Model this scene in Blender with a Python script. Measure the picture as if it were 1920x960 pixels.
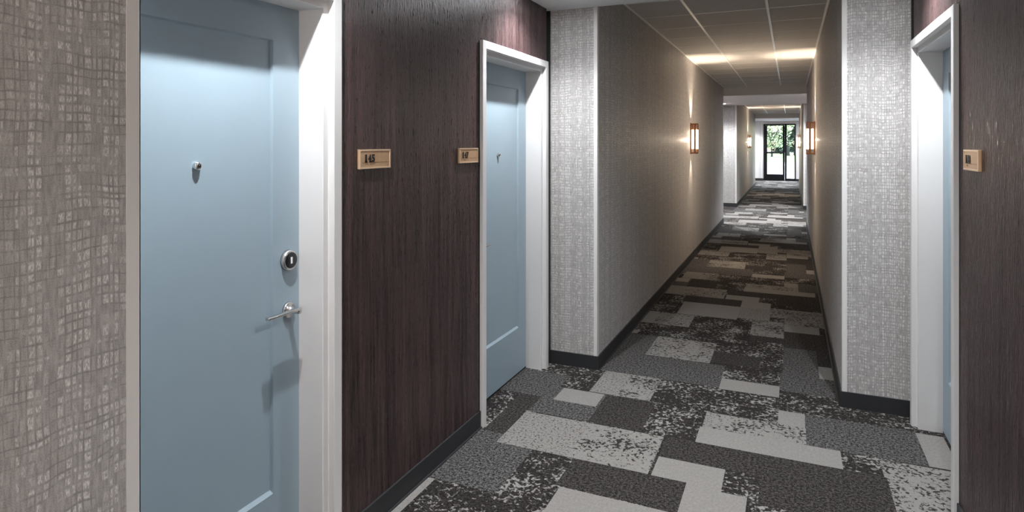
import bpy, bmesh, math, random
from mathutils import Vector, Matrix

# ------------------------------------------------------------------ clear
for o in list(bpy.data.objects): bpy.data.objects.remove(o, do_unlink=True)
S = bpy.context.scene
C = S.collection
random.seed(7)

# ------------------------------------------------------------------ camera
TH = 0.4182
cd = bpy.data.cameras.new('camera'); cam = bpy.data.objects.new('camera', cd); C.objects.link(cam)
cam.location = (0, 0, 1.556); cam.rotation_euler = (math.pi/2, 0, TH)
cd.sensor_width = 36; cd.lens = 36*1175.6/1920; cd.shift_y = -(480-269.5)/1920
cd.clip_start = 0.05; cd.clip_end = 500
S.camera = cam

# ------------------------------------------------------------------ world, sun, exposure
W = bpy.data.worlds.new('sky'); S.world = W; W.use_nodes = True
wn = W.node_tree.nodes; wl = W.node_tree.links
bg = wn['Background']
sky = wn.new('ShaderNodeTexSky'); sky.sky_type = 'NISHITA'; sky.sun_disc = False
sky.sun_elevation = math.radians(50); sky.sun_rotation = math.radians(-25)
wl.new(sky.outputs[0], bg.inputs[0]); bg.inputs[1].default_value = 1.1
sd = bpy.data.lights.new('sun', 'SUN'); sd.energy = 6; sd.angle = math.radians(0.6); sd.color = (1, .97, .9)
sun = bpy.data.objects.new('sun', sd); C.objects.link(sun)
sun.rotation_euler = (math.radians(-38), 0, math.radians(25))
S.view_settings.view_transform = 'Standard'; S.view_settings.look = 'None'
S.view_settings.gamma = 1; S.view_settings.use_curve_mapping = False
S.view_settings.exposure = 1.05

DOWN_W = 59        # downlights of the door alcoves
SCONCE_E = 11.0     # sconce glass emission
UP_W = 29
FRONT_W = 5.8
WARM = (1.0, .80, .60); COOL = (.95, .975, 1.0)

# ------------------------------------------------------------------ dimensions (metres; Y runs down the corridor)
WL, WR = -1.561, .628          # wood faced alcove walls
CL, CR = -1.2156, .277         # corridor walls
A1 = (.86, 4.186); A2 = (13.0, 16.33); A3 = (25.15, 28.6)
Y0 = -4.6
HC, HA = 2.67, 2.50            # corridor / alcove ceiling height

# ------------------------------------------------------------------ node helpers
class G:
    def __init__(s, name):
        s.m = bpy.data.materials.new(name); s.m.use_nodes = True
        s.n = s.m.node_tree.nodes; s.l = s.m.node_tree.links
        s.b = s.n['Principled BSDF']
        s.co = None
    def new(s, t, **k):
        n = s.n.new(t)
        for a, v in k.items(): setattr(n, a, v)
        return n
    def put(s, sock, v):
        if isinstance(v, (int, float)): sock.default_value = v
        elif isinstance(v, (tuple, list)):
            sock.default_value = tuple(v) + ((1,) if len(v) == 3 and len(sock.default_value) == 4 else ())
        else: s.l.new(v, sock)
    def coord(s):
        if s.co is None: s.co = s.new('ShaderNodeNewGeometry').outputs['Position']
        return s.co
    def xyz(s):
        n = s.new('ShaderNodeSeparateXYZ'); s.l.new(s.coord(), n.inputs[0]); return n.outputs
    def math(s, op, a, b=0.0, c=None, clamp=False):
        n = s.new('ShaderNodeMath', operation=op, use_clamp=clamp)
        s.put(n.inputs[0], a); s.put(n.inputs[1], b)
        if c is not None: s.put(n.inputs[2], c)
        return n.outputs[0]
    def comb(s, x, y, z=0.0):
        n = s.new('ShaderNodeCombineXYZ')
        for i, v in enumerate((x, y, z)): s.put(n.inputs[i], v)
        return n.outputs[0]
    def noise(s, vec, scale=1., detail=2., rough=.5, dist=0.):
        n = s.new('ShaderNodeTexNoise'); s.put(n.inputs['Vector'], vec)
        n.inputs['Scale'].default_value = scale; n.inputs['Detail'].default_value = detail
        n.inputs['Roughness'].default_value = rough; n.inputs['Distortion'].default_value = dist
        return n.outputs['Fac']
    def ramp(s, f, a, b, va=0., vb=1., smooth=False):
        n = s.new('ShaderNodeMapRange', interpolation_type='SMOOTHSTEP' if smooth else 'LINEAR')
        s.put(n.inputs[0], f)
        for i, v in zip((1, 2, 3, 4), (a, b, va, vb)): n.inputs[i].default_value = v
        return n.outputs[0]
    def mix(s, f, a, b):
        n = s.new('ShaderNodeMix', data_type='RGBA')
        s.put(n.inputs[0], f); s.put(n.inputs[6], a); s.put(n.inputs[7], b)
        return n.outputs[2]
    def bump(s, h, strength=.3, dist=.002):
        n = s.new('ShaderNodeBump'); n.inputs['Strength'].default_value = strength
        n.inputs['Distance'].default_value = dist; s.l.new(h, n.inputs['Height'])
        s.l.new(n.outputs[0], s.b.inputs['Normal'])
    def out(s, col=None, rough=None, metal=None, spec=None):
        if col is not None: s.put(s.b.inputs['Base Color'], col)
        if rough is not None: s.put(s.b.inputs['Roughness'], rough)
        if metal is not None: s.put(s.b.inputs['Metallic'], metal)
        if spec is not None: s.put(s.b.inputs['Specular IOR Level'], spec)
        return s.m

def plain(name, col, rough=.5, metal=0., var=.06, scale=30, bump=0., spec=None):
    g = G(name); n = g.noise(g.coord(), scale, 3)
    a = tuple(c*(1-var) for c in col); b = tuple(min(1, c*(1+var)) for c in col)
    c = g.mix(n, a, b)
    if bump: g.bump(g.noise(g.coord(), scale*8, 2), bump, .001)
    return g.out(c, rough, metal, spec)

# ------------------------------------------------------------------ materials
def wallpaper():
    g = G('woven_wallpaper')
    x, y, z = g.xyz()
    a = g.math('ADD', x, y)
    wa = g.noise(g.comb(g.math('MULTIPLY', a, 3.), g.math('MULTIPLY', z, 9.)), 1, 2)
    wb = g.noise(g.comb(g.math('MULTIPLY', a, 8.), g.math('MULTIPLY', z, 3.), 5.), 1, 2)
    av = g.math('ADD', a, g.math('MULTIPLY', g.math('SUBTRACT', wa, .5), .012))
    zv = g.math('ADD', z, g.math('MULTIPLY', g.math('SUBTRACT', wb, .5), .045))
    def vor(c, sc, feat, out):
        n = g.new('ShaderNodeTexVoronoi', voronoi_dimensions='1D', feature=feat)
        g.l.new(c, n.inputs['W']); n.inputs['Scale'].default_value = sc
        return n.outputs[out]
    def colr(c, sc):
        n = g.new('ShaderNodeSeparateColor'); g.l.new(vor(c, sc, 'F1', 1), n.inputs[0]); return n.outputs
    ea = vor(av, 84, 'DISTANCE_TO_EDGE', 0); ez = vor(zv, 54, 'DISTANCE_TO_EDGE', 0)
    la = g.ramp(ea, .0, .12, 1, 0, True); lz = g.ramp(ez, .0, .11, 1, 0, True)
    ln = g.ramp(g.noise(g.comb(g.math('MULTIPLY', a, 18.), g.math('MULTIPLY', z, 18.), 2.), 1, 3), .44, .60, .0, 1)
    line = g.math('MULTIPLY', g.math('MAXIMUM', la, lz), ln)
    sa = colr(av, 84); sz = colr(zv, 54)
    wn_ = g.new('ShaderNodeTexWhiteNoise', noise_dimensions='2D')
    g.l.new(g.comb(sa[0], sz[1]), wn_.inputs['Vector'])
    rnd = g.math('ADD', g.math('MULTIPLY', wn_.outputs[0], .5), g.math('MULTIPLY', sa[1], .5))
    cell = g.ramp(rnd, .42, .70)
    inner = g.math('MULTIPLY', g.ramp(ea, .10, .24, 0, 1, True), g.ramp(ez, .08, .24, 0, 1, True))
    streak = g.ramp(g.noise(g.comb(g.math('MULTIPLY', a, 420.), g.math('MULTIPLY', z, 110.), 1.), 1, 3, .6), .40, .60)
    light = g.math('MULTIPLY', g.math('MULTIPLY', cell, streak), inner)
    thr = g.noise(g.comb(g.math('MULTIPLY', a, 190.), g.math('MULTIPLY', z, 26.), 6.), 1, 2)
    grain = g.noise(g.comb(g.math('MULTIPLY', a, 500.), g.math('MULTIPLY', z, 500.)), 1, 2)
    gg = g.math('ADD', g.math('MULTIPLY', grain, .5), g.math('MULTIPLY', thr, .5))
    base = g.mix(g.ramp(gg, .38, .62), (.29, .277, .269), (.475, .458, .448))
    c = g.mix(g.math('MULTIPLY', line, .56), base, (.17, .158, .150))
    c = g.mix(g.math('MULTIPLY', light, .9), c, (.78, .77, .76))
    g.bump(g.math('SUBTRACT', light, line), .3, .0010)
    return g.out(c, g.ramp(light, 0, 1, .58, .40), 0., .35)

def wood():
    g = G('dark_wood_laminate')
    x, y, z = g.xyz(); a = g.math('ADD', x, y)
    w = g.math('ADD', a, g.math('MULTIPLY', g.noise(g.comb(g.math('MULTIPLY', a, 6.), g.math('MULTIPLY', z, 1.2)), 1, 2), .02))
    f = g.noise(g.comb(g.math('MULTIPLY', w, 150.), g.math('MULTIPLY', z, 4.)), 1, 4, .65)
    m = g.noise(g.comb(g.math('MULTIPLY', w, 38.), g.math('MULTIPLY', z, 1.0), 3.), 1, 3)
    l = g.noise(g.comb(g.math('MULTIPLY', w, 7.), g.math('MULTIPLY', z, .35), 8.), 1, 2)
    h = g.math('ADD', g.math('MULTIPLY', f, .5), g.math('ADD', g.math('MULTIPLY', m, .35), g.math('MULTIPLY', l, .15)))
    c = g.mix(g.ramp(h, .40, .61), (.011, .0052, .0054), (.088, .051, .050))
    pores = g.ramp(g.noise(g.comb(g.math('MULTIPLY', w, 135.), g.math('MULTIPLY', z, 17.), 4.), 1, 3, .6), .36, .64)
    g.bump(pores, .75, .0035)
    return g.out(c, g.ramp(pores, 0, 1, .46, .27), 0., .5)

def carpet(kind):
    g = G('carpet_' + kind)
    p = g.coord(); x, y, z = g.xyz()
    fine = g.noise(p, 210, 2, .6); mid = g.noise(p, 78, 2, .65)
    sp = g.math('ADD', g.math('MULTIPLY', fine, .5), g.math('MULTIPLY', mid, .5))
    DK = (.034, .0295, .028); LT = (.385, .370, .350)
    def L(): return g.mix(g.ramp(sp, .35, .65), (.175, .166, .156), (.258, .246, .233))
    def D(lo=(.012, .0105, .010), hi=(.078, .070, .066)): return g.mix(g.ramp(sp, .46, .58), lo, hi)
    bl = g.noise(p, 46, 2.5, .62, .6)
    big = g.noise(p, 5.5, 1)
    if kind == 'light': c = L()
    elif kind == 'dark': c = D()
    elif kind == 'grey': c = g.mix(g.ramp(sp, .45, .57), (.013, .0128, .013), (.146, .140, .137))
    elif kind == 'lightmottle':
        t = g.math('ADD', bl, g.math('MULTIPLY', g.math('SUBTRACT', big, .5), .35))
        c = g.mix(g.ramp(t, .53, .60), L(), (.030, .027, .025))
    elif kind == 'finemottle':
        t = g.noise(p, 85, 2, .6, .3)
        c = g.mix(g.ramp(t, .54, .64), L(), (.05, .046, .045))
    else:
        t = g.math('ADD', bl, g.math('MULTIPLY', g.math('SUBTRACT', big, .5), .42))
        c = g.mix(g.ramp(t, .545, .64), D((.011, .0095, .009), (.046, .040, .038)), (.255, .243, .230))
    g.bump(sp, .5, .004)
    return g.out(c, .95, 0., .1)

M_PAPER = wallpaper(); M_WOOD = wood()
M_CARPET = [carpet(k) for k in ('mottle', 'light', 'dark', 'grey', 'lightmottle', 'finemottle')]
M_DRY = plain('ceiling_paint', (.80, .80, .80), .8, bump=.05)
M_SIDE = plain('bulkhead_paint', (.62, .60, .57), .8)
M_BLUE = plain('blue_grey_door_paint', (.285, .365, .420), .42, var=.03, scale=12, bump=.04)
M_WHITE = plain('off_white_frame_paint', (.64, .63, .625), .42, var=.02, scale=10, bump=.03)
M_GUARD = plain('corner_guard_vinyl', (.68, .67, .66), .45, var=.02)
M_BASE = plain('black_rubber_base', (.020, .021, .024), .55, var=.15, scale=60, bump=.05)
M_BLACK = plain('black_gap', (.006, .006, .006), .7)
M_NICK = plain('satin_nickel', (.62, .61, .60), .26, 1., var=.03)
M_CHROME = plain('polished_chrome', (.75, .75, .76), .10, 1., var=.02)
M_GLOSSBLK = plain('gloss_black_plastic', (.010, .010, .012), .12, var=.1)
M_WPL = plain('white_plastic', (.8, .8, .8), .4)
M_COPPER = plain('copper_metal', (.40, .20, .115), .30, 1., var=.08, scale=50)
M_PLATE = plain('brushed_copper_tan_plate', (.56, .36, .215), .38, .35, var=.12, scale=60)
M_PLATEB = plain('plate_rim', (.72, .54, .38), .35, .35, var=.05)
M_LINE = plain('engraved_line', (.25, .15, .07), .5, .2)
M_INK = plain('black_lettering', (.010, .008, .007), .45)
M_ALU = plain('black_anodised_frame', (.006, .006, .008), .6, 0., var=.1, spec=.15)
M_TILE = None
def tile_mat():
    g = G('acoustic_tile'); p = g.coord()
    n = g.noise(p, 220, 2); m = g.noise(p, 20, 2)
    c = g.mix(g.ramp(n, .40, .62), (.57, .555, .54), (.70, .685, .67))
    g.bump(n, .3, .002); return g.out(c, .9, 0., .1)
M_TILE = tile_mat()
M_TEE = plain('white_ceiling_bar', (.90, .89, .87), .35)
def emis(name, col, e):
    g = G(name); g.out((.8, .78, .74), .4)
    n = g.noise(g.coord(), 15, 1)
    c = g.mix(n, tuple(v*.96 for v in col), col)
    g.l.new(c, g.b.inputs['Emission Color']); g.b.inputs['Emission Strength'].default_value = e
    return g.m
M_GLOW = emis('lit_frosted_glass', (1., .80, .58), SCONCE_E)
M_LENS = emis('lit_downlight_lens', COOL, 130)
def glass():
    g = G('clear_glass'); nt = g.n
    t = nt.new('ShaderNodeBsdfTransparent'); gl = nt.new('ShaderNodeBsdfGlossy'); gl.inputs['Roughness'].default_value = .02
    mx = nt.new('ShaderNodeMixShader'); fr = nt.new('ShaderNodeFresnel'); fr.inputs[0].default_value = 1.45
    n = g.noise(g.coord(), 3, 1); g.l.new(g.mix(n, (.90, .94, .92), (.93, .96, .94)), t.inputs[0])
    g.l.new(fr.outputs[0], mx.inputs[0]); g.l.new(t.outputs[0], mx.inputs[1]); g.l.new(gl.outputs[0], mx.inputs[2])
    g.l.new(mx.outputs[0], nt['Material Output'].inputs[0]); return g.m
M_GLASS = glass()
M_PAVE = plain('pale_concrete', (.55, .54, .51), .9, var=.08, scale=3)
def grass():
    g = G('lawn_grass'); n = g.noise(g.coord(), 1.2, 5, .7)
    return g.out(g.mix(g.ramp(n, .35, .65), (.07, .12, .02), (.20, .27, .06)), .9)
M_GRASS = grass()
def leafm():
    g = G('tree_leaf'); n = g.noise(g.coord(), 1.3, 3)
    c = g.mix(g.ramp(n, .44, .54), (.014, .022, .004), (.62, .62, .36)); g.out(c, .6)  # dark shaded gaps of the crown are painted into the leaf colour
    return g.m
M_LEAF = leafm()
M_LEAFD = plain('dark_tree_leaf', (.008, .016, .006), .6, var=.5, scale=2)
M_BARK = plain('tree_bark', (.035, .028, .022), .9, var=.3, scale=6)

# ------------------------------------------------------------------ mesh helpers
def box(bm, x0, x1, y0, y1, z0, z1, mi=0, bev=0.):
    r = bmesh.ops.create_cube(bm, size=1)
    vs = r['verts']
    for v in vs:
        v.co = Vector(((x0+x1)/2 + v.co.x*(x1-x0), (y0+y1)/2 + v.co.y*(y1-y0), (z0+z1)/2 + v.co.z*(z1-z0)))
    fs = set(f for v in vs for f in v.link_faces)
    for f in fs: f.material_index = mi
    if bev:
        es = list(set(e for v in vs for e in v.link_edges))
        r2 = bmesh.ops.bevel(bm, geom=es, offset=bev, segments=2, affect='EDGES', profile=.6)
        for f in r2['faces']: f.material_index = mi
def quad(bm, pts, mi=0):
    f = bm.faces.new([bm.verts.new(p) for p in pts]); f.material_index = mi; return f
def lathe(bm, prof, axis, origin, seg=40, mi=0):
    """prof: list of (distance along axis, radius); axis 'x+','x-','z'"""
    rings = []
    for d, r in prof:
        ring = []
        for k in range(seg):
            a = 2*math.pi*k/seg; u, v = r*math.cos(a), r*math.sin(a)
            if axis == 'x': p = (d, u, v)
            elif axis == 'y': p = (v, d, u)
            else: p = (u, v, d)
            ring.append(bm.verts.new(Vector(origin)+Vector(p)))
        rings.append(ring)
    for i in range(len(rings)-1):
        for k in range(seg):
            f = bm.faces.new((rings[i][k], rings[i][(k+1) % seg], rings[i+1][(k+1) % seg], rings[i+1][k]))
            f.material_index = mi; f.smooth = True
    for ring in (rings[0], rings[-1]):
        try: bm.faces.new(ring).material_index = mi
        except Exception: pass
def obj(name, bm, mats, parent=None, smooth=False):
    bmesh.ops.recalc_face_normals(bm, faces=bm.faces)
    me = bpy.data.meshes.new(name); bm.to_mesh(me); bm.free()
    for m in (mats if isinstance(mats, (list, tuple)) else [mats]): me.materials.append(m)
    if smooth:
        for p in me.polygons: p.use_smooth = True
    o = bpy.data.objects.new(name, me); C.objects.link(o)
    if parent: o.parent = parent
    return o
def struct(o, label=None, cat=None):
    o['kind'] = 'structure'
    if label: o['label'] = label
    if cat: o['category'] = cat
    return o
def thing(name, label, cat, loc=(0, 0, 0), rz=0, group=None, kind=None):
    o = bpy.data.objects.new(name, None); C.objects.link(o)
    o.location = loc; o.rotation_euler = (0, 0, rz)
    if label: o['label'] = label
    if cat: o['category'] = cat
    if group: o['group'] = group
    if kind: o['kind'] = kind
    o.empty_display_size = .1
    return o
def dup(o, parent=None):
    c = o.copy(); C.objects.link(c)
    if parent: c.parent = parent
    for ch in list(o.children): dup(ch, c)
    return c

# ------------------------------------------------------------------ floor: patchwork carpet, 12 ft repeat
P = 3.656; YB = 3.38
MOT, LT, DK, GR, LM, FM = range(6)
# (x0, x1, y0, y1, type) inside one repeat YB .. YB+P
PATCH = [
 (-1.75, -1.46, 3.38, 3.60, MOT), (-1.75, -1.35, 3.60, 4.00, GR), (-1.48, -1.04, 3.38, 3.79, GR),
 (-1.54, -1.40, 3.38, 3.60, DK),
 (-1.04, -.74, 3.38, 3.785, DK),
 (-1.32, -1.055, 3.59, 3.79, LT),
 (-1.157, -.98, 3.80, 4.19, FM), (-.98, -.78, 3.80, 4.19, LM),
 (-1.22, -.42, 4.19, 4.62, GR), (-1.75, -1.22, 4.60, 5.10, DK), (-1.22, -.98, 4.62, 5.10, GR),
 (-.445, .075, 3.575, 3.785, LM), (-.445, -.40, 3.575, 3.785, FM), (-.456, .23, 3.38, 3.575, LT),
 (-.065, .073, 3.785, 3.98, LT), (.075, .615, 3.575, 3.98, GR), (.613, .74, 3.58, 3.967, LT),
 (.40, .80, 3.38, 3.565, LM),
 (-.42, -.09, 4.37, 4.57, MOT), (-.418, -.065, 4.175, 4.371, LT), (-.065, .80, 4.30, 4.62, GR),
 (-.52, -.20, 4.66, 4.90, DK), (-.05, .175, 4.62, 5.22, GR), (.175, .275, 4.62, 4.87, LT), (.175, .80, 4.87, 5.22, DK),
 (-.98, -.525, 4.63, 5.11, LM), (-1.20, -1.15, 5.12, 5.22, LT),
 (-.05, .80, 5.22, 5.665, DK), (-.30, -.05, 5.30, 5.45, DK),
 (-1.50, -1.10, 5.465, 5.86, LT), (-1.10, -.79, 5.465, 5.86, LM),
 (-.305, -.05, 5.45, 5.94, LM), (-.05, .217, 5.665, 5.88, LT), (-.05, .275, 5.88, 6.08, LM), (-.17, .275, 6.08, 6.41, LM),
 (-.437, -.17, 5.94, 6.34, FM),
 (-.957, -.437, 5.872, 6.346, LT), (-.437, -.175, 6.34, 6.595, LT), (-.437, -.285, 6.34, 6.62, LT),
 (-1.56, -1.508, 5.70, 6.171, LT),
 (-1.75, -1.20, 6.175, 6.73, GR), (-1.53, -1.41, 6.71, 7.036, DK),
 (-.98, -.437, 6.35, 6.612, DK), (-.60, -.285, 6.612, 6.806, LT), (-.60, .80, 6.806, 7.036, DK), (-.13, .42, 6.56, 7.036, DK),
 (.41, .80, 6.60, 7.036, LM),
 (-1.405, -1.02, 6.615, 7.025, FM), (-1.02, -.615, 6.615, 7.025, LM),
 (.02, .28, 6.45, 6.60, DK),
]
xs = sorted(set([-1.75, .80] + [round(v, 3) for r in PATCH for v in r[:2]]))
ys = sorted(set([YB, YB+P] + [round(v, 3) for r in PATCH for v in r[2:4]]))
ys = [y for y in ys if YB <= y <= YB+P]
bm = bmesh.new(); cache = {}
def fv(x, y):
    k = (round(x, 4), round(y, 4))
    if k not in cache: cache[k] = bm.verts.new((x, y, 0))
    return cache[k]
for n in range(-3, 8):
    for j in range(len(ys)-1):
        ya, yb = ys[j]+n*P, ys[j+1]+n*P
        if ya > A3[1] or yb < Y0: continue
        ya2, yb2 = max(ya, Y0), min(yb, A3[1])
        if yb2-ya2 < 1e-4: continue
        for i in range(len(xs)-1):
            cx, cy = (xs[i]+xs[i+1])/2, (ys[j]+ys[j+1])/2
            t = MOT
            for r in PATCH:
                if r[0] < cx < r[1] and r[2] < cy < r[3]: t = r[4]
            f = bm.faces.new((fv(xs[i], ya2), fv(xs[i+1], ya2), fv(xs[i+1], yb2), fv(xs[i], yb2)))
            f.material_index = t
floor = struct(obj('floor', bm, M_CARPET))

# ------------------------------------------------------------------ walls
DW = 1.02                               # outer width of a door frame
def alcove_wood(bm, side, A, doors):
    """wood facing of one alcove with openings for the given door frames"""
    x0, x1 = (WL-.05, WL) if side == 'l' else (WR, WR+.05)
    y = A[0]
    for d in sorted(doors):
        if d-y > .03: box(bm, x0, x1, y+.006, d-.012, 0, HA, 1)
        box(bm, x0, x1, max(y, d-.012), min(d+DW+.012, A[1]), 2.137, HA, 1)
        y = d+DW
    if A[1]-y > .12: box(bm, x0, x1, y+.012, A[1]-.006, 0, HA, 1)
    bx = (WL-.42, WL-.20) if side == 'l' else (WR+.20, WR+.42)
    box(bm, *bx, A[0]-.02, A[1]+.02, 0, HA, 2)  # unseen backing behind the wall face, added to block light
    for d in sorted(doors):             # sides of the rough opening
        e0, e1 = (WL-.21, WL-.05) if side == 'l' else (WR+.05, WR+.21)
        box(bm, e0, e1, d-.08, d-.002, 0, HA, 2); box(bm, e0, e1, d+DW+.002, d+DW+.08, 0, HA, 2)
        box(bm, e0, e1, d-.002, d+DW+.002, 2.13, HA, 2)
    if not doors: box(bm, *((WL-.21, WL-.05) if side == 'l' else (WR+.05, WR+.21)), A[0], A[1], 0, HA, 2)
D145, D147, D148 = .875, 3.075, 3.075
def side_wall(side, d1):
    bm = bmesh.new()
    xo = (WL-.42, CL) if side == 'l' else (CR, WR+.42)
    for a, b in ((Y0, A1[0]), (A1[1], A2[0]), (A2[1], A3[0])): box(bm, *xo, a, b, 0, HC+.08, 0)
    alcove_wood(bm, side, A1, d1); alcove_wood(bm, side, A2, []); alcove_wood(bm, side, A3, [])
    return bm
struct(obj('wall_left', side_wall('l', [D145, D147]), [M_PAPER, M_WOOD, M_BLACK]))
struct(obj('wall_right', side_wall('r', [D148]), [M_PAPER, M_WOOD, M_BLACK]))
bm = bmesh.new(); box(bm, WL-.42, WR+.42, Y0-.15, Y0, 0, HC+.08); struct(obj('wall_back', bm, M_PAPER))
# end wall with the glazed entrance (opening X -1.06 .. .20, top 2.385)
EX0, EX1, EZ = -1.055, .195, 2.385
bm = bmesh.new()
box(bm, WL-.42, EX0, A3[1], A3[1]+.2, -.2, 3.2); box(bm, EX1, WR+.42, A3[1], A3[1]+.2, -.2, 3.2)
box(bm, EX0, EX1, A3[1], A3[1]+.2, EZ, 3.2); box(bm, EX0, EX1, A3[1], A3[1]+.2, -.2, -.001)
struct(obj('wall_front', bm, M_DRY))

# ceiling
bm = bmesh.new()
for a, b in ((Y0, A1[0]), (A1[1], A2[0]), (A2[1], A3[0])): box(bm, CL, CR, a, b, HC, HC+.1, 1)
for a, b in (A1, A2, A3): box(bm, WL-.42, WR+.42, a, b, HA, HC+.1, 0)
ceil = struct(obj('ceiling', bm, [M_DRY, M_TILE]))
bm = bmesh.new()
for a, b in ((Y0, A1[0]), (A1[1], A2[0]), (A2[1], A3[0])):
    for x in (-.772, -.172): box(bm, x-.010, x+.010, a, b, HC-.006, HC+.001)
    k = 0; yy = 5.56 - 12*1.2192
    while yy < b:
        if yy > a+.05: box(bm, CL, CR, yy-.005, yy+.005, HC-.002, HC+.001)
        yy += .6096
    for x0, x1 in ((CL, CL+.018), (CR-.018, CR)): box(bm, x0, x1, a, b, HC-.006, HC+.001)
g_ = obj('ceiling_grid', bm, M_TEE, ceil)

# baseboards
BH, BT = .092, .009
def base_side(side):
    bm = bmesh.new(); s = 1 if side == 'l' else -1
    w, c = (WL, CL) if side == 'l' else (WR, CR)
    def run_y(x, a, b):
        x0, x1 = sorted((x, x+s*BT)); box(bm, x0, x1, a, b, 0, BH)
        x0, x1 = sorted((x+s*BT*.5, x+s*BT*1.9)); box(bm, x0, x1, a, b, 0, .006)
    for a, b in ((Y0, A1[0]), (A1[1], A2[0]), (A2[1], A3[0])): run_y(c, a, b)
    ds = [D145, D147] if side == 'l' else [D148]
    y = A1[0]
    for d in ds:
        if d-y > .1: run_y(w, y, d-.003)
        y = d+DW+.003
    run_y(w, *A2); run_y(w, *A3)
    x0, x1 = sorted((w, c+s*BT))
    for yy in (A1[1], A2[1]): box(bm, x0, x1, yy-BT, yy, 0, BH)
    for yy in (A2[0], A3[0]): box(bm, x0, x1, yy, yy+BT, 0, BH)
    return bm
struct(obj('baseboard_left', base_side('l'), M_BASE)); struct(obj('baseboard_right', base_side('r'), M_BASE))
bm = bmesh.new(); box(bm, WL, EX0, A3[1]-BT, A3[1], 0, BH); box(bm, EX1, WR, A3[1]-BT, A3[1], 0, BH)
struct(obj('baseboard_front', bm, M_BASE))

# vinyl corner guards on every pier corner, full height above the base
n_trim = 0
def guard(cx, cy, sx, sy, zt):
    """sx: direction the pier face runs from the corner (x), sy: direction the corridor wall runs (y)"""
    global n_trim; n_trim += 1
    bm = bmesh.new(); t, w = .002, .027
    x0, x1 = sorted((cx-sx*t, cx+sx*w)); y0, y1 = sorted((cy-sy*t, cy)); box(bm, x0, x1, y0, y1, BH, zt)
    x0, x1 = sorted((cx-sx*t, cx)); y0, y1 = sorted((cy-sy*t, cy+sy*w)); box(bm, x0, x1, y0, y1, BH, zt)
    struct(obj('trim_%d' % n_trim, bm, M_GUARD))
for A in (A1, A2, A3):
    guard(CL, A[0], -1, -1, HA); guard(CR, A[0], 1, -1, HA)
    if A is not A3: guard(CL, A[1], -1, 1, HA); guard(CR, A[1], 1, 1, HA)
# black reveals beside the frames and in the pier corners
def reveal(x, s, y0, y1, z0=0, z1=HA):
    global n_trim; n_trim += 1
    bm = bmesh.new(); x0, x1 = sorted((x-s*.045, x+s*.001)); box(bm, x0, x1, y0, y1, z0, z1)
    struct(obj('trim_%d' % n_trim, bm, M_BLACK))
for x, s, ds in ((WL, 1, (D145, D147)), (WR, -1, (D148,))):
    for d in ds:
        reveal(x, s, d+DW, d+DW+.012 if d < 2 else A1[1], 0, 2.137)
        if d > 2: reveal(x, s, d-.012, d, 0, HA if False else 2.137)
    reveal(x, s, A1[1]-.006, A1[1], 2.137)
# end wall casing left and right of the glazed entrance
n_trim += 1
bm = bmesh.new()
box(bm, -1.19, -1.165, A3[1]-.03, A3[1], BH, HA); box(bm, EX0-.045, EX0, A3[1]-.02, A3[1], BH, EZ+.045, bev=.003)
box(bm, EX1, EX1+.05, A3[1]-.02, A3[1], BH, EZ+.045, bev=.003); box(bm, EX0, EX1, A3[1]-.02, A3[1], EZ, EZ+.045, bev=.003)
struct(obj('trim_%d' % n_trim, bm, M_WHITE))

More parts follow.
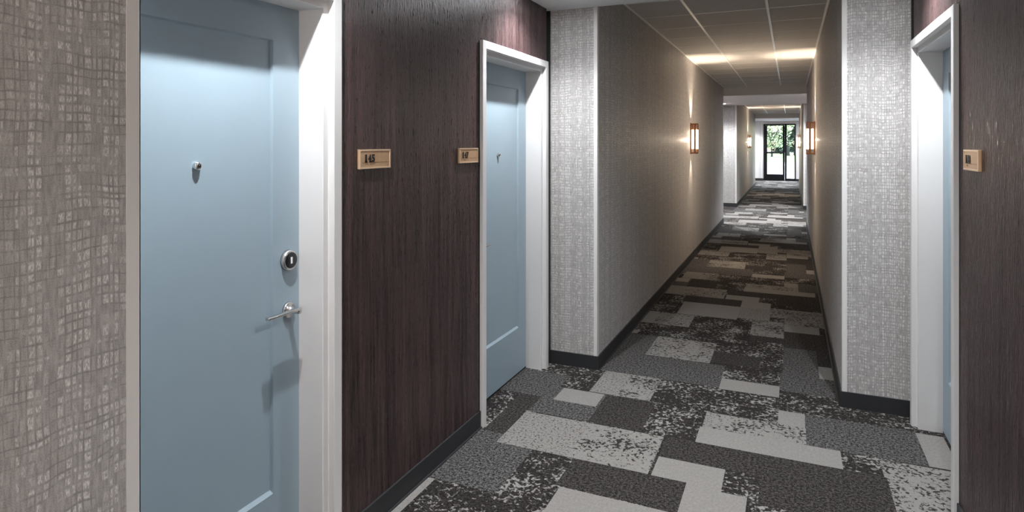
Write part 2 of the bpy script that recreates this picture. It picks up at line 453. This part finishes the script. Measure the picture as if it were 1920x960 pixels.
# ------------------------------------------------------------------ doors
def sweep_frame(bm, prof, w, h, mi=0):
    """prof: (inset from outer edge, x) polyline, swept round the two jambs and the head"""
    rows = []
    for ins, x in prof:
        rows.append([(x, ins, 0.), (x, ins, h-ins), (x, w-ins, h-ins), (x, w-ins, 0.)])
    for i in range(len(rows)-1):
        for k in range(3):
            quad(bm, (rows[i][k], rows[i][k+1], rows[i+1][k+1], rows[i+1][k]), mi)
FH = 2.128
def make_door(mirror=False):
    """local: wall plane x=0, corridor towards +x, door runs along +y from its frame's outer edge"""
    root = thing('door_1', None, None, kind='structure')
    bm = bmesh.new()
    prof = [(0, -.045), (0, .018), (.002, .020), (.043, .020), (.045, .018), (.045, -.004), (.047, -.007), (.072, -.007), (.075, -.010), (.075, -.120), (.060, -.120), (.060, -.165)]
    sweep_frame(bm, prof, DW, FH)
    bmesh.ops.remove_doubles(bm, verts=bm.verts, dist=1e-5)
    fr = obj('door_frame', bm, M_WHITE, root)
    # leaf: stiles, rails and recessed panel with a sloped moulding
    bm = bmesh.new(); fx = -.120
    y0, y1, z0, z1 = .062, DW-.062, .012, FH-.062
    MY = lambda y: DW-y if mirror else y
    a0, a1, b0, b1 = .075+.128, DW-.075-.128, .312, 1.925
    m = .013; rx = fx-.011
    def ring(x, ya, yb, za, zb): return [(x, ya, za), (x, yb, za), (x, yb, zb), (x, ya, zb)]
    R0 = ring(fx-.044, y0, y1, z0, z1); R1 = ring(fx, y0, y1, z0, z1); R2 = ring(fx, a0, a1, b0, b1); R3 = ring(rx, a0+.004, a1-.004, b0+m, b1-.004)
    for A, B in ((R0, R1), (R1, R2), (R2, R3)):
        for k in range(4): quad(bm, (A[k], A[(k+1) % 4], B[(k+1) % 4], B[k]))
    quad(bm, R3); quad(bm, R0[::-1])
    bmesh.ops.remove_doubles(bm, verts=bm.verts, dist=1e-5)
    leaf = obj('door_leaf', bm, M_BLUE, root)
    bm = bmesh.new(); box(bm, fx-.05, fx-.002, .062, DW-.062, 0, .010, bev=.002); obj('threshold', bm, M_BLACK, root)
    # viewer
    bm = bmesh.new(); yc = DW/2
    lathe(bm, [(rx-.002, .013), (rx+.004, .0145), (rx+.010, .0135), (rx+.014, .011), (rx+.0165, .007), (rx+.0172, .001)], 'x', (0, yc, 1.487), 32)
    v = obj('door_viewer', bm, M_CHROME, root)
    bm = bmesh.new(); lathe(bm, [(rx+.0165, .0048), (rx+.0180, .0045), (rx+.0185, .002)], 'x', (0, yc, 1.487), 20); obj('viewer_lens', bm, M_GLOSSBLK, v)
    # card reader / deadbolt
    yh = MY(DW-.132); sg = -1 if mirror else 1
    bm = bmesh.new(); lathe(bm, [(fx, .038), (fx+.010, .0375), (fx+.016, .034), (fx+.0165, .0295), (fx+.0155, .029)], 'x', (0, yh, 1.131), 48)
    r = obj('card_reader', bm, M_NICK, root)
    bm = bmesh.new(); lathe(bm, [(fx+.012, .0292), (fx+.0172, .0288), (fx+.0182, .026), (fx+.0184, .001)], 'x', (0, yh, 1.131), 48); obj('reader_face', bm, M_GLOSSBLK, r)
    bm = bmesh.new(); box(bm, fx+.0178, fx+.0190, yh-.0045, yh+.0045, 1.131-.012, 1.131+.012, bev=.0005); obj('reader_indicator', bm, M_WPL, r)
    # lever
    bm = bmesh.new(); zl = .949
    lathe(bm, [(fx, .0285), (fx+.007, .0285), (fx+.010, .0265), (fx+.0102, .013), (fx+.030, .0105), (fx+.048, .0100), (fx+.056, .0095), (fx+.057, .001)], 'x', (0, yh, zl), 40)
    h = obj('door_handle', bm, M_NICK, root)
    bm = bmesh.new(); box(bm, fx+.040, fx+.058, min(yh-sg*.148, yh+sg*.010), max(yh-sg*.148, yh+sg*.010), zl+.002, zl+.012, bev=.0035)
    lv = obj('lever', bm, M_NICK, h, True)
    bm = bmesh.new()
    for zc in (.25, 1.05, 1.86):
        lathe(bm, [(zc-.05, .006), (zc+.05, .006)], 'z', (fx+.006, MY(.066), 0), 16)
    obj('hinge', bm, M_NICK, root)
    return root
d1 = make_door(); d1.location = (WL, D145, 0)
d2 = make_door(True); d2.name = 'door_2'; d2.location = (WL, D147, 0)
d1['label'] = 'nearest blue-grey panel door in white frame, beside the 145 plaque'
d2['label'] = 'farther left blue-grey panel door in white frame, between the 147 plaque and the pale pier'
d3 = dup(d1); d3.name = 'door_3'; d3.location = (WR, D148+DW, 0); d3.rotation_euler = (0, 0, math.pi)
d3['label'] = 'sliver of blue-grey door in white frame on the right wall'
for d in (d1, d2, d3): d['category'] = 'door'

# ------------------------------------------------------------------ glazed entrance
yE = A3[1]+.03
ent = thing('door_4', 'black-framed glass entrance door at the far end of the corridor', 'door', (0, yE, 0), kind='structure')
def bar(bm, x0, x1, z0, z1, d=.05, y=0.): box(bm, x0, x1, y, y+d, z0, z1, bev=.003)
bm = bmesh.new()
MX = -.205     # mullion between door and sidelight
bar(bm, EX0, EX0+.06, 0, EZ, .11); bar(bm, EX1-.05, EX1, 0, EZ, .11); bar(bm, MX-.02, MX+.055, 0, EZ, .11)
bar(bm, EX0+.06, EX1-.05, EZ-.05, EZ, .11)
obj('entrance_frame', bm, M_ALU, ent)
bm = bmesh.new()
lx0, lx1 = EX0+.062, MX-.024
bar(bm, lx0, lx0+.085, .012, EZ-.054, .045, .03); bar(bm, lx1-.075, lx1, .012, EZ-.054, .045, .03)
bar(bm, lx0+.085, lx1-.075, .012, .27, .045, .03); bar(bm, lx0+.085, lx1-.075, 1.145, 1.215, .045, .03)
bar(bm, lx0+.085, lx1-.075, EZ-.075, EZ-.054, .045, .03)
lf = obj('door_leaf_frame', bm, M_ALU, ent)
for z0, z1 in ((.27, 1.145), (1.215, EZ-.075)):
    bm = bmesh.new(); box(bm, lx0+.085, lx1-.075, .050, .056, z0, z1); obj('glass_pane', bm, M_GLASS, lf)
bm = bmesh.new(); box(bm, lx0+.06, lx1-.05, -.03, -.01, 1.165, 1.195, bev=.006)
box(bm, lx0+.06, lx0+.085, -.03, .031, 1.160, 1.200, bev=.003); box(bm, lx1-.075, lx1-.05, -.03, .031, 1.160, 1.200, bev=.003)
obj('push_bar', bm, M_ALU, lf)
bm = bmesh.new(); bar(bm, MX+.055, EX1-.05, 0, .10, .05, .03); obj('sidelight_sill', bm, M_ALU, ent)
bm = bmesh.new(); box(bm, MX+.055, EX1-.05, .050, .056, .10, EZ-.05); obj('sidelight_pane', bm, M_GLASS, ent)
bm = bmesh.new(); box(bm, EX0, EX1, 0, .16, 0, .012, bev=.003); obj('threshold', bm, M_ALU, ent)

# ------------------------------------------------------------------ room number plaques
def text_bm(txt, size, depth, offset):
    cu = bpy.data.curves.new('number', 'FONT'); cu.body = txt; cu.size = size; cu.extrude = depth; cu.offset = offset
    cu.resolution_u = 3; cu.space_character = .95
    o = bpy.data.objects.new('tmp', cu); C.objects.link(o)
    bpy.context.view_layer.update()
    me = bpy.data.meshes.new_from_object(o.evaluated_get(bpy.context.evaluated_depsgraph_get()))
    bm = bmesh.new(); bm.from_mesh(me)
    bpy.data.objects.remove(o); bpy.data.meshes.remove(me); bpy.data.curves.remove(cu)
    return bm
BR = {'1': (0,), '4': (0, 3, 4), '5': (0, 4), '7': (0, 1, 3, 4), '8': (0, 1, 4)}
def plaque(num, label):
    """local: plate centred, face towards +x, reading direction +y"""
    root = thing('room_number_plaque', label, 'sign')
    w, h, t = .208, .078, .012
    bm = bmesh.new()
    box(bm, 0, t-.002, -w/2, w/2, -h/2, h/2, 0, bev=.001)
    obj('plate', bm, M_PLATE, root)
    bm = bmesh.new(); r = .0065
    for a in ((-w/2, w/2, h/2-r, h/2), (-w/2, w/2, -h/2, -h/2+r), (-w/2, -w/2+r, -h/2+r, h/2-r), (w/2-r, w/2, -h/2+r, h/2-r)):
        box(bm, t-.0025, t, *a, bev=.0008)
    obj('rim', bm, M_PLATEB, root)
    bm = bmesh.new(); box(bm, t-.0022, t-.0015, -w/2+.020, w/2-.012, -.0145, -.0128); obj('engraved_line', bm, M_LINE, root)
    bm = bmesh.new(); H = .0320; xc = -w/2+.033; zb = -.0125
    for i, ch in enumerate(num):
        cw = .0155 if i == 0 else .0185
        tb = text_bm(ch, .044, .0012, .0013)
        lx = min(v.co.x for v in tb.verts); hx = max(v.co.x for v in tb.verts); ly = min(v.co.y for v in tb.verts); hy = max(v.co.y for v in tb.verts)
        k0, kw = (xc+.002, .0095) if ch == '1' else (xc, cw)
        for v in tb.verts:
            v.co = Vector((t-.0008+v.co.z, k0+(v.co.x-lx)/(hx-lx)*kw, zb+(v.co.y-ly)/(hy-ly)*H))
        me = bpy.data.meshes.new('t'); tb.to_mesh(me); tb.free(); bm.from_mesh(me); bpy.data.meshes.remove(me)
        if ch in '14':        # slab feet of the numerals
            m0 = xc+.0005 if ch == '1' else xc+.0075
            box(bm, t-.002, t+.0004, m0, m0+.0145, zb, zb+.0045)
        xc += cw+(.0065 if i == 0 else .0050)
    obj('number', bm, M_INK, root)
    bm = bmesh.new()
    for i, ch in enumerate(num):
        for d in BR[ch]:
            cy = -w/2+.042+i*.0085+(d//3)*.003; cz = -.0205-(d % 3)*.003
            lathe(bm, [(t-.0025, .0011), (t-.0012, .0008), (t-.0009, .0002)], 'x', (0, cy, cz), 8)
    obj('braille_dots', bm, M_LINE, root)
    return root
p = plaque('145', 'copper-tan room plaque reading 145, on dark wood beside the near left door'); p.location = (WL, 2.116, 1.494)
p = plaque('147', 'copper-tan room plaque reading 147, close to the farther left door'); p.location = (WL, 2.931, 1.494)
p = plaque('148', 'small copper-tan room plaque on the dark wood of the right wall'); p.location = (WR, 2.85, 1.494); p.rotation_euler = (0, 0, math.pi)

# ------------------------------------------------------------------ wall sconces
def spot(name, loc, direction, watts, col, size, blend, rad, parent=None):
    ld = bpy.data.lights.new(name, 'SPOT'); ld.energy = watts; ld.color = col; ld.spot_size = math.radians(size); ld.spot_blend = blend; ld.shadow_soft_size = rad
    o = bpy.data.objects.new(name, ld); C.objects.link(o); o.location = loc
    o.rotation_euler = Vector(direction).to_track_quat('-Z', 'Y').to_euler()
    if parent: o.parent = parent
    return o
def make_sconce():
    """local: wall at x=0, projecting towards +x, centred on z=0"""
    root = thing('wall_sconce', None, 'lamp')
    bm = bmesh.new(); box(bm, 0, .018, -.050, .050, -.205, .205, bev=.003); obj('backplate', bm, M_COPPER, root)
    # frosted glass sleeve: U-shaped in plan
    bm = bmesh.new()
    def sleeve(x0, x1, hw, z0, z1):
        pts = [(x0, -hw)]; n = 10; r = .02
        pts += [(x1-r, -hw)] + [(x1-r+r*math.sin(a), -hw+r-r*math.cos(a)) for a in [math.pi/2*k/n for k in range(1, n+1)]]
        pts += [(x1-r+r*math.cos(a), hw-r+r*math.sin(a)) for a in [math.pi/2*k/n for k in range(0, n+1)]] + [(x0, hw)]
        v0 = [bm.verts.new((a, b, z0)) for a, b in pts]; v1 = [bm.verts.new((a, b, z1)) for a, b in pts]
        for i in range(len(pts)-1): bm.faces.new((v0[i], v0[i+1], v1[i+1], v1[i]))
        bm.faces.new(v0); bm.faces.new(v1); bm.faces.new((v0[0], v1[0], v1[-1], v0[-1]))
    sleeve(.022, .096, .032, -.135, .115)
    obj('glass_shade', bm, M_GLOW, root)
    bm = bmesh.new()
    for s in (-1, 1):
        box(bm, .045, .072, min(s*.0325, s*.0370), max(s*.0325, s*.0370), -.19, .20, bev=.001)
        box(bm, .014, .100, min(s*.0325, s*.0370), max(s*.0325, s*.0370), -.200, -.180, bev=.001)
        box(bm, .014, .100, min(s*.0325, s*.0370), max(s*.0325, s*.0370), .185, .200, bev=.001)
        box(bm, .088, .098, min(s*.0325, s*.0370), max(s*.0325, s*.0370), .115, .19, bev=.001)
        box(bm, .022, .032, min(s*.0325, s*.0370), max(s*.0325, s*.0370), .115, .19, bev=.001)
        box(bm, .088, .098, min(s*.0325, s*.0370), max(s*.0325, s*.0370), -.19, -.135, bev=.001)
    box(bm, .0965, .101, -.010, .010, -.19, .20, bev=.001)
    box(bm, .0965, .101, -.037, .037, -.200, -.180, bev=.001); box(bm, .0965, .101, -.037, .037, .185, .200, bev=.001)
    obj('copper_cage', bm, M_COPPER, root)
    spot('uplight', (.060, 0, .205), (.05, 0, 1), UP_W, WARM, 75, .8, .02, root)
    spot('uplight_graze', (.012, 0, .22), (-.05, 0, 1), UP_W*.10, WARM, 24, .8, .006, root)
    spot('downlight', (.060, 0, -.205), (.05, 0, -1), UP_W*.35, WARM, 75, .8, .02, root)
    for s in (-1, 1):
        spot('side_glow', (.016, s*.058, -.02), (-.10, s, 0), UP_W*.16, WARM, 20, 1, .004, root)
    ad = bpy.data.lights.new('shade_light', 'AREA'); ad.shape = 'RECTANGLE'; ad.size = .07; ad.size_y = .24; ad.energy = FRONT_W; ad.color = WARM
    ao = bpy.data.objects.new('shade_light', ad); C.objects.link(ao); ao.parent = root; ao.location = (.104, 0, -.01)
    ao.rotation_euler = Vector((1, 0, 0)).to_track_quat('-Z', 'Y').to_euler()
    return root
YS1 = (A1[1]+A2[0])/2; YS2 = (A2[1]+A3[0])/2
sc = make_sconce()
spots = [(CL, YS1, 0, 'lit copper and frosted glass sconce, large one on the left corridor wall'),
         (CR, YS1, 1, 'lit copper and frosted glass sconce, large one on the right corridor wall'),
         (CL, YS2, 0, 'small far sconce glowing on the left wall of the second corridor stretch'),
         (CR, YS2, 1, 'small far sconce at right beside the glass entrance door'),
         (CL, -1.9, 0, 'added unseen copper sconce behind the viewpoint, left wall, brightening the near wallpaper'),
         (CR, -1.9, 1, 'added unseen copper sconce behind the viewpoint, right wall, brightening the near wallpaper')]
for i, (x, y, r, lab) in enumerate(spots):
    o = sc if i == 0 else dup(sc)
    o.location = (x, y, 1.625); o.rotation_euler = (0, 0, math.pi if r else 0)
    if i > 3:  # pair added out of view, strengthened to brighten the near left wall
        for ch in o.children:
            if ch.type == 'LIGHT' and ch.name.startswith('shade'):
                ch.data = ch.data.copy(); ch.data.energy = FRONT_W*3.9; ch.data.color = (1, .88, .78)
    o['label'] = lab; o['category'] = 'lamp'; o['group'] = 'copper wall sconces along the corridor'

# ------------------------------------------------------------------ recessed downlights in the alcove ceilings
def make_down():
    root = thing('recessed_downlight', None, 'ceiling light')
    bm = bmesh.new(); lathe(bm, [(0, .050), (-.004, .052), (-.005, .060), (-.003, .068), (0, .070)], 'z', (0, 0, 0), 40); 
    obj('trim_ring', bm, M_WPL, root)
    bm = bmesh.new(); lathe(bm, [(-.0035, .001), (-.0035, .044), (-.0005, .046)], 'z', (0, 0, 0), 32); obj('lens', bm, M_LENS, root)
    spot('lamp', (0, 0, -.012), (0, 0, -1), DOWN_W, COOL, 132, 1, .013, root)
    return root
dl = make_down(); first = True
FAR_LAMP = [c for c in dl.children if c.type == 'LIGHT'][0].data.copy(); FAR_LAMP.energy = DOWN_W*2.7
XD = (-1.322, .389)
for ai, A in enumerate((A1, A2, A3)):
    for yy in (A[0]+.56, A[1]-.66):
        for x in XD:
            o = dl if first else dup(dl); first = False
            o.location = (x, yy, HA) if ai == 0 else (x+(-.13 if x < 0 else .13), A[0]+(.5 if yy < A[0]+1 else 2.55), HA)
            if ai:
                for ch in o.children:
                    if ch.type == 'LIGHT': ch.data = FAR_LAMP
            o['label'] = 'round white downlight in the %s, %s %s door' % (('near alcove ceiling', 'second alcove ceiling', 'last alcove ceiling')[ai], 'left side' if x < 0 else 'right side', 'before the near' if yy < A[0]+1 else 'before the far')
            o['category'] = 'ceiling light'; o['group'] = 'recessed downlights in the alcove ceilings'

# ------------------------------------------------------------------ outdoors
bm = bmesh.new(); box(bm, -30, 30, A3[1]+.2, 58, -.3, -.01); pv = obj('pavement', bm, M_PAVE); struct(pv)
bm = bmesh.new(); box(bm, -60, 60, 58, 140, -.3, .02)
lw = obj('lawn', bm, M_GRASS); lw['kind'] = 'stuff'; lw['label'] = 'sunlit green lawn beyond the pale paving outside'; lw['category'] = 'grass'
def dirpt(u, D):
    Lt = (u-960)/1175.6*D
    return Lt*math.cos(TH)-D*math.sin(TH), Lt*math.sin(TH)+D*math.cos(TH)
def tree(u, D, h, r, z0, nleaf, lmat, label, tr, seed, lsz=.22):
    rnd = random.Random(seed)
    x, y = dirpt(u, D)
    root = thing('tree', label, 'tree', (x, y, .021), group='trees on the lawn')
    bm = bmesh.new()
    def limb(p, q, ra, rb, seg=8, n=5):
        d = (Vector(q)-Vector(p)); z = d.normalized(); a = z.orthogonal().normalized(); b = z.cross(a)
        prev = None
        for i in range(n+1):
            t = i/n; c = Vector(p)+d*t+Vector((rnd.uniform(-.04, .04), rnd.uniform(-.04, .04), 0))*(0 < i < n); rr = ra+(rb-ra)*t
            ring = [bm.verts.new(c+a*rr*math.cos(2*math.pi*k/seg)+b*rr*math.sin(2*math.pi*k/seg)) for k in range(seg)]
            if prev:
                for k in range(seg): bm.faces.new((prev[k], prev[(k+1) % seg], ring[(k+1) % seg], ring[k]))
            prev = ring
    fork = max(z0, 1.2)
    limb((0, 0, 0), (0, 0, fork), tr, tr*.75)
    for k in range(5):
        a = rnd.uniform(0, 6.28); limb((0, 0, fork-.1), (math.cos(a)*r*.55, math.sin(a)*r*.55, fork+(h-fork)*rnd.uniform(.4, .8)), tr*.55, tr*.12)
    obj('trunk', bm, M_BARK, root, True)
    verts, faces = [], []
    cl = [Vector((rnd.gauss(0, r*.45), rnd.gauss(0, r*.45), z0+(h-z0)*rnd.random())) for _ in range(max(12, nleaf//60))]
    for i in range(nleaf):
        c = rnd.choice(cl)+Vector((rnd.gauss(0, r*.15), rnd.gauss(0, r*.15), rnd.gauss(0, r*.13)))
        if c.z < max(z0*.8, .3): c.z = max(z0*.8, .3)+rnd.random()*.4
        n = Vector((rnd.gauss(0, 1), rnd.gauss(0, 1), rnd.gauss(0, 1))).normalized(); a = n.orthogonal().normalized(); b = n.cross(a)
        s = lsz*rnd.uniform(.6, 1.3); k = len(verts)
        verts += [c-a*s*.5, c-b*s*.28+a*s*.05, c+a*s*.6, c+b*s*.28+a*s*.05]; faces.append((k, k+1, k+2, k+3))
    me = bpy.data.meshes.new('foliage'); me.from_pydata([tuple(v) for v in verts], [], faces); me.materials.append(lmat)
    fo = bpy.data.objects.new('foliage', me); C.objects.link(fo); fo.parent = root
tree(1447, 74, 6.4, 2.3, .9, 3400, M_LEAF, 'pale sunlit leafy tree behind the left glass leaf of the entrance', .12, 1, .26)
tree(1477, 80, 7.0, 1.5, 2.6, 1500, M_LEAFD, 'dark-trunked tree seen at the edge of the narrow side pane', .26, 2, .3)
tree(1491, 84, 6.5, 1.5, .5, 5600, M_LEAFD, 'dark bushy tree behind the narrow side pane', .2, 3, .3)
tree(1464, 94, 3.0, 2.2, .3, 4600, M_LEAFD, 'low dark shrub-like tree behind the pale one', .12, 4, .3)
tree(1425, 112, 7.5, 2.6, .8, 3600, M_LEAF, 'distant pale tree left of the entrance view', .2, 5, .3)
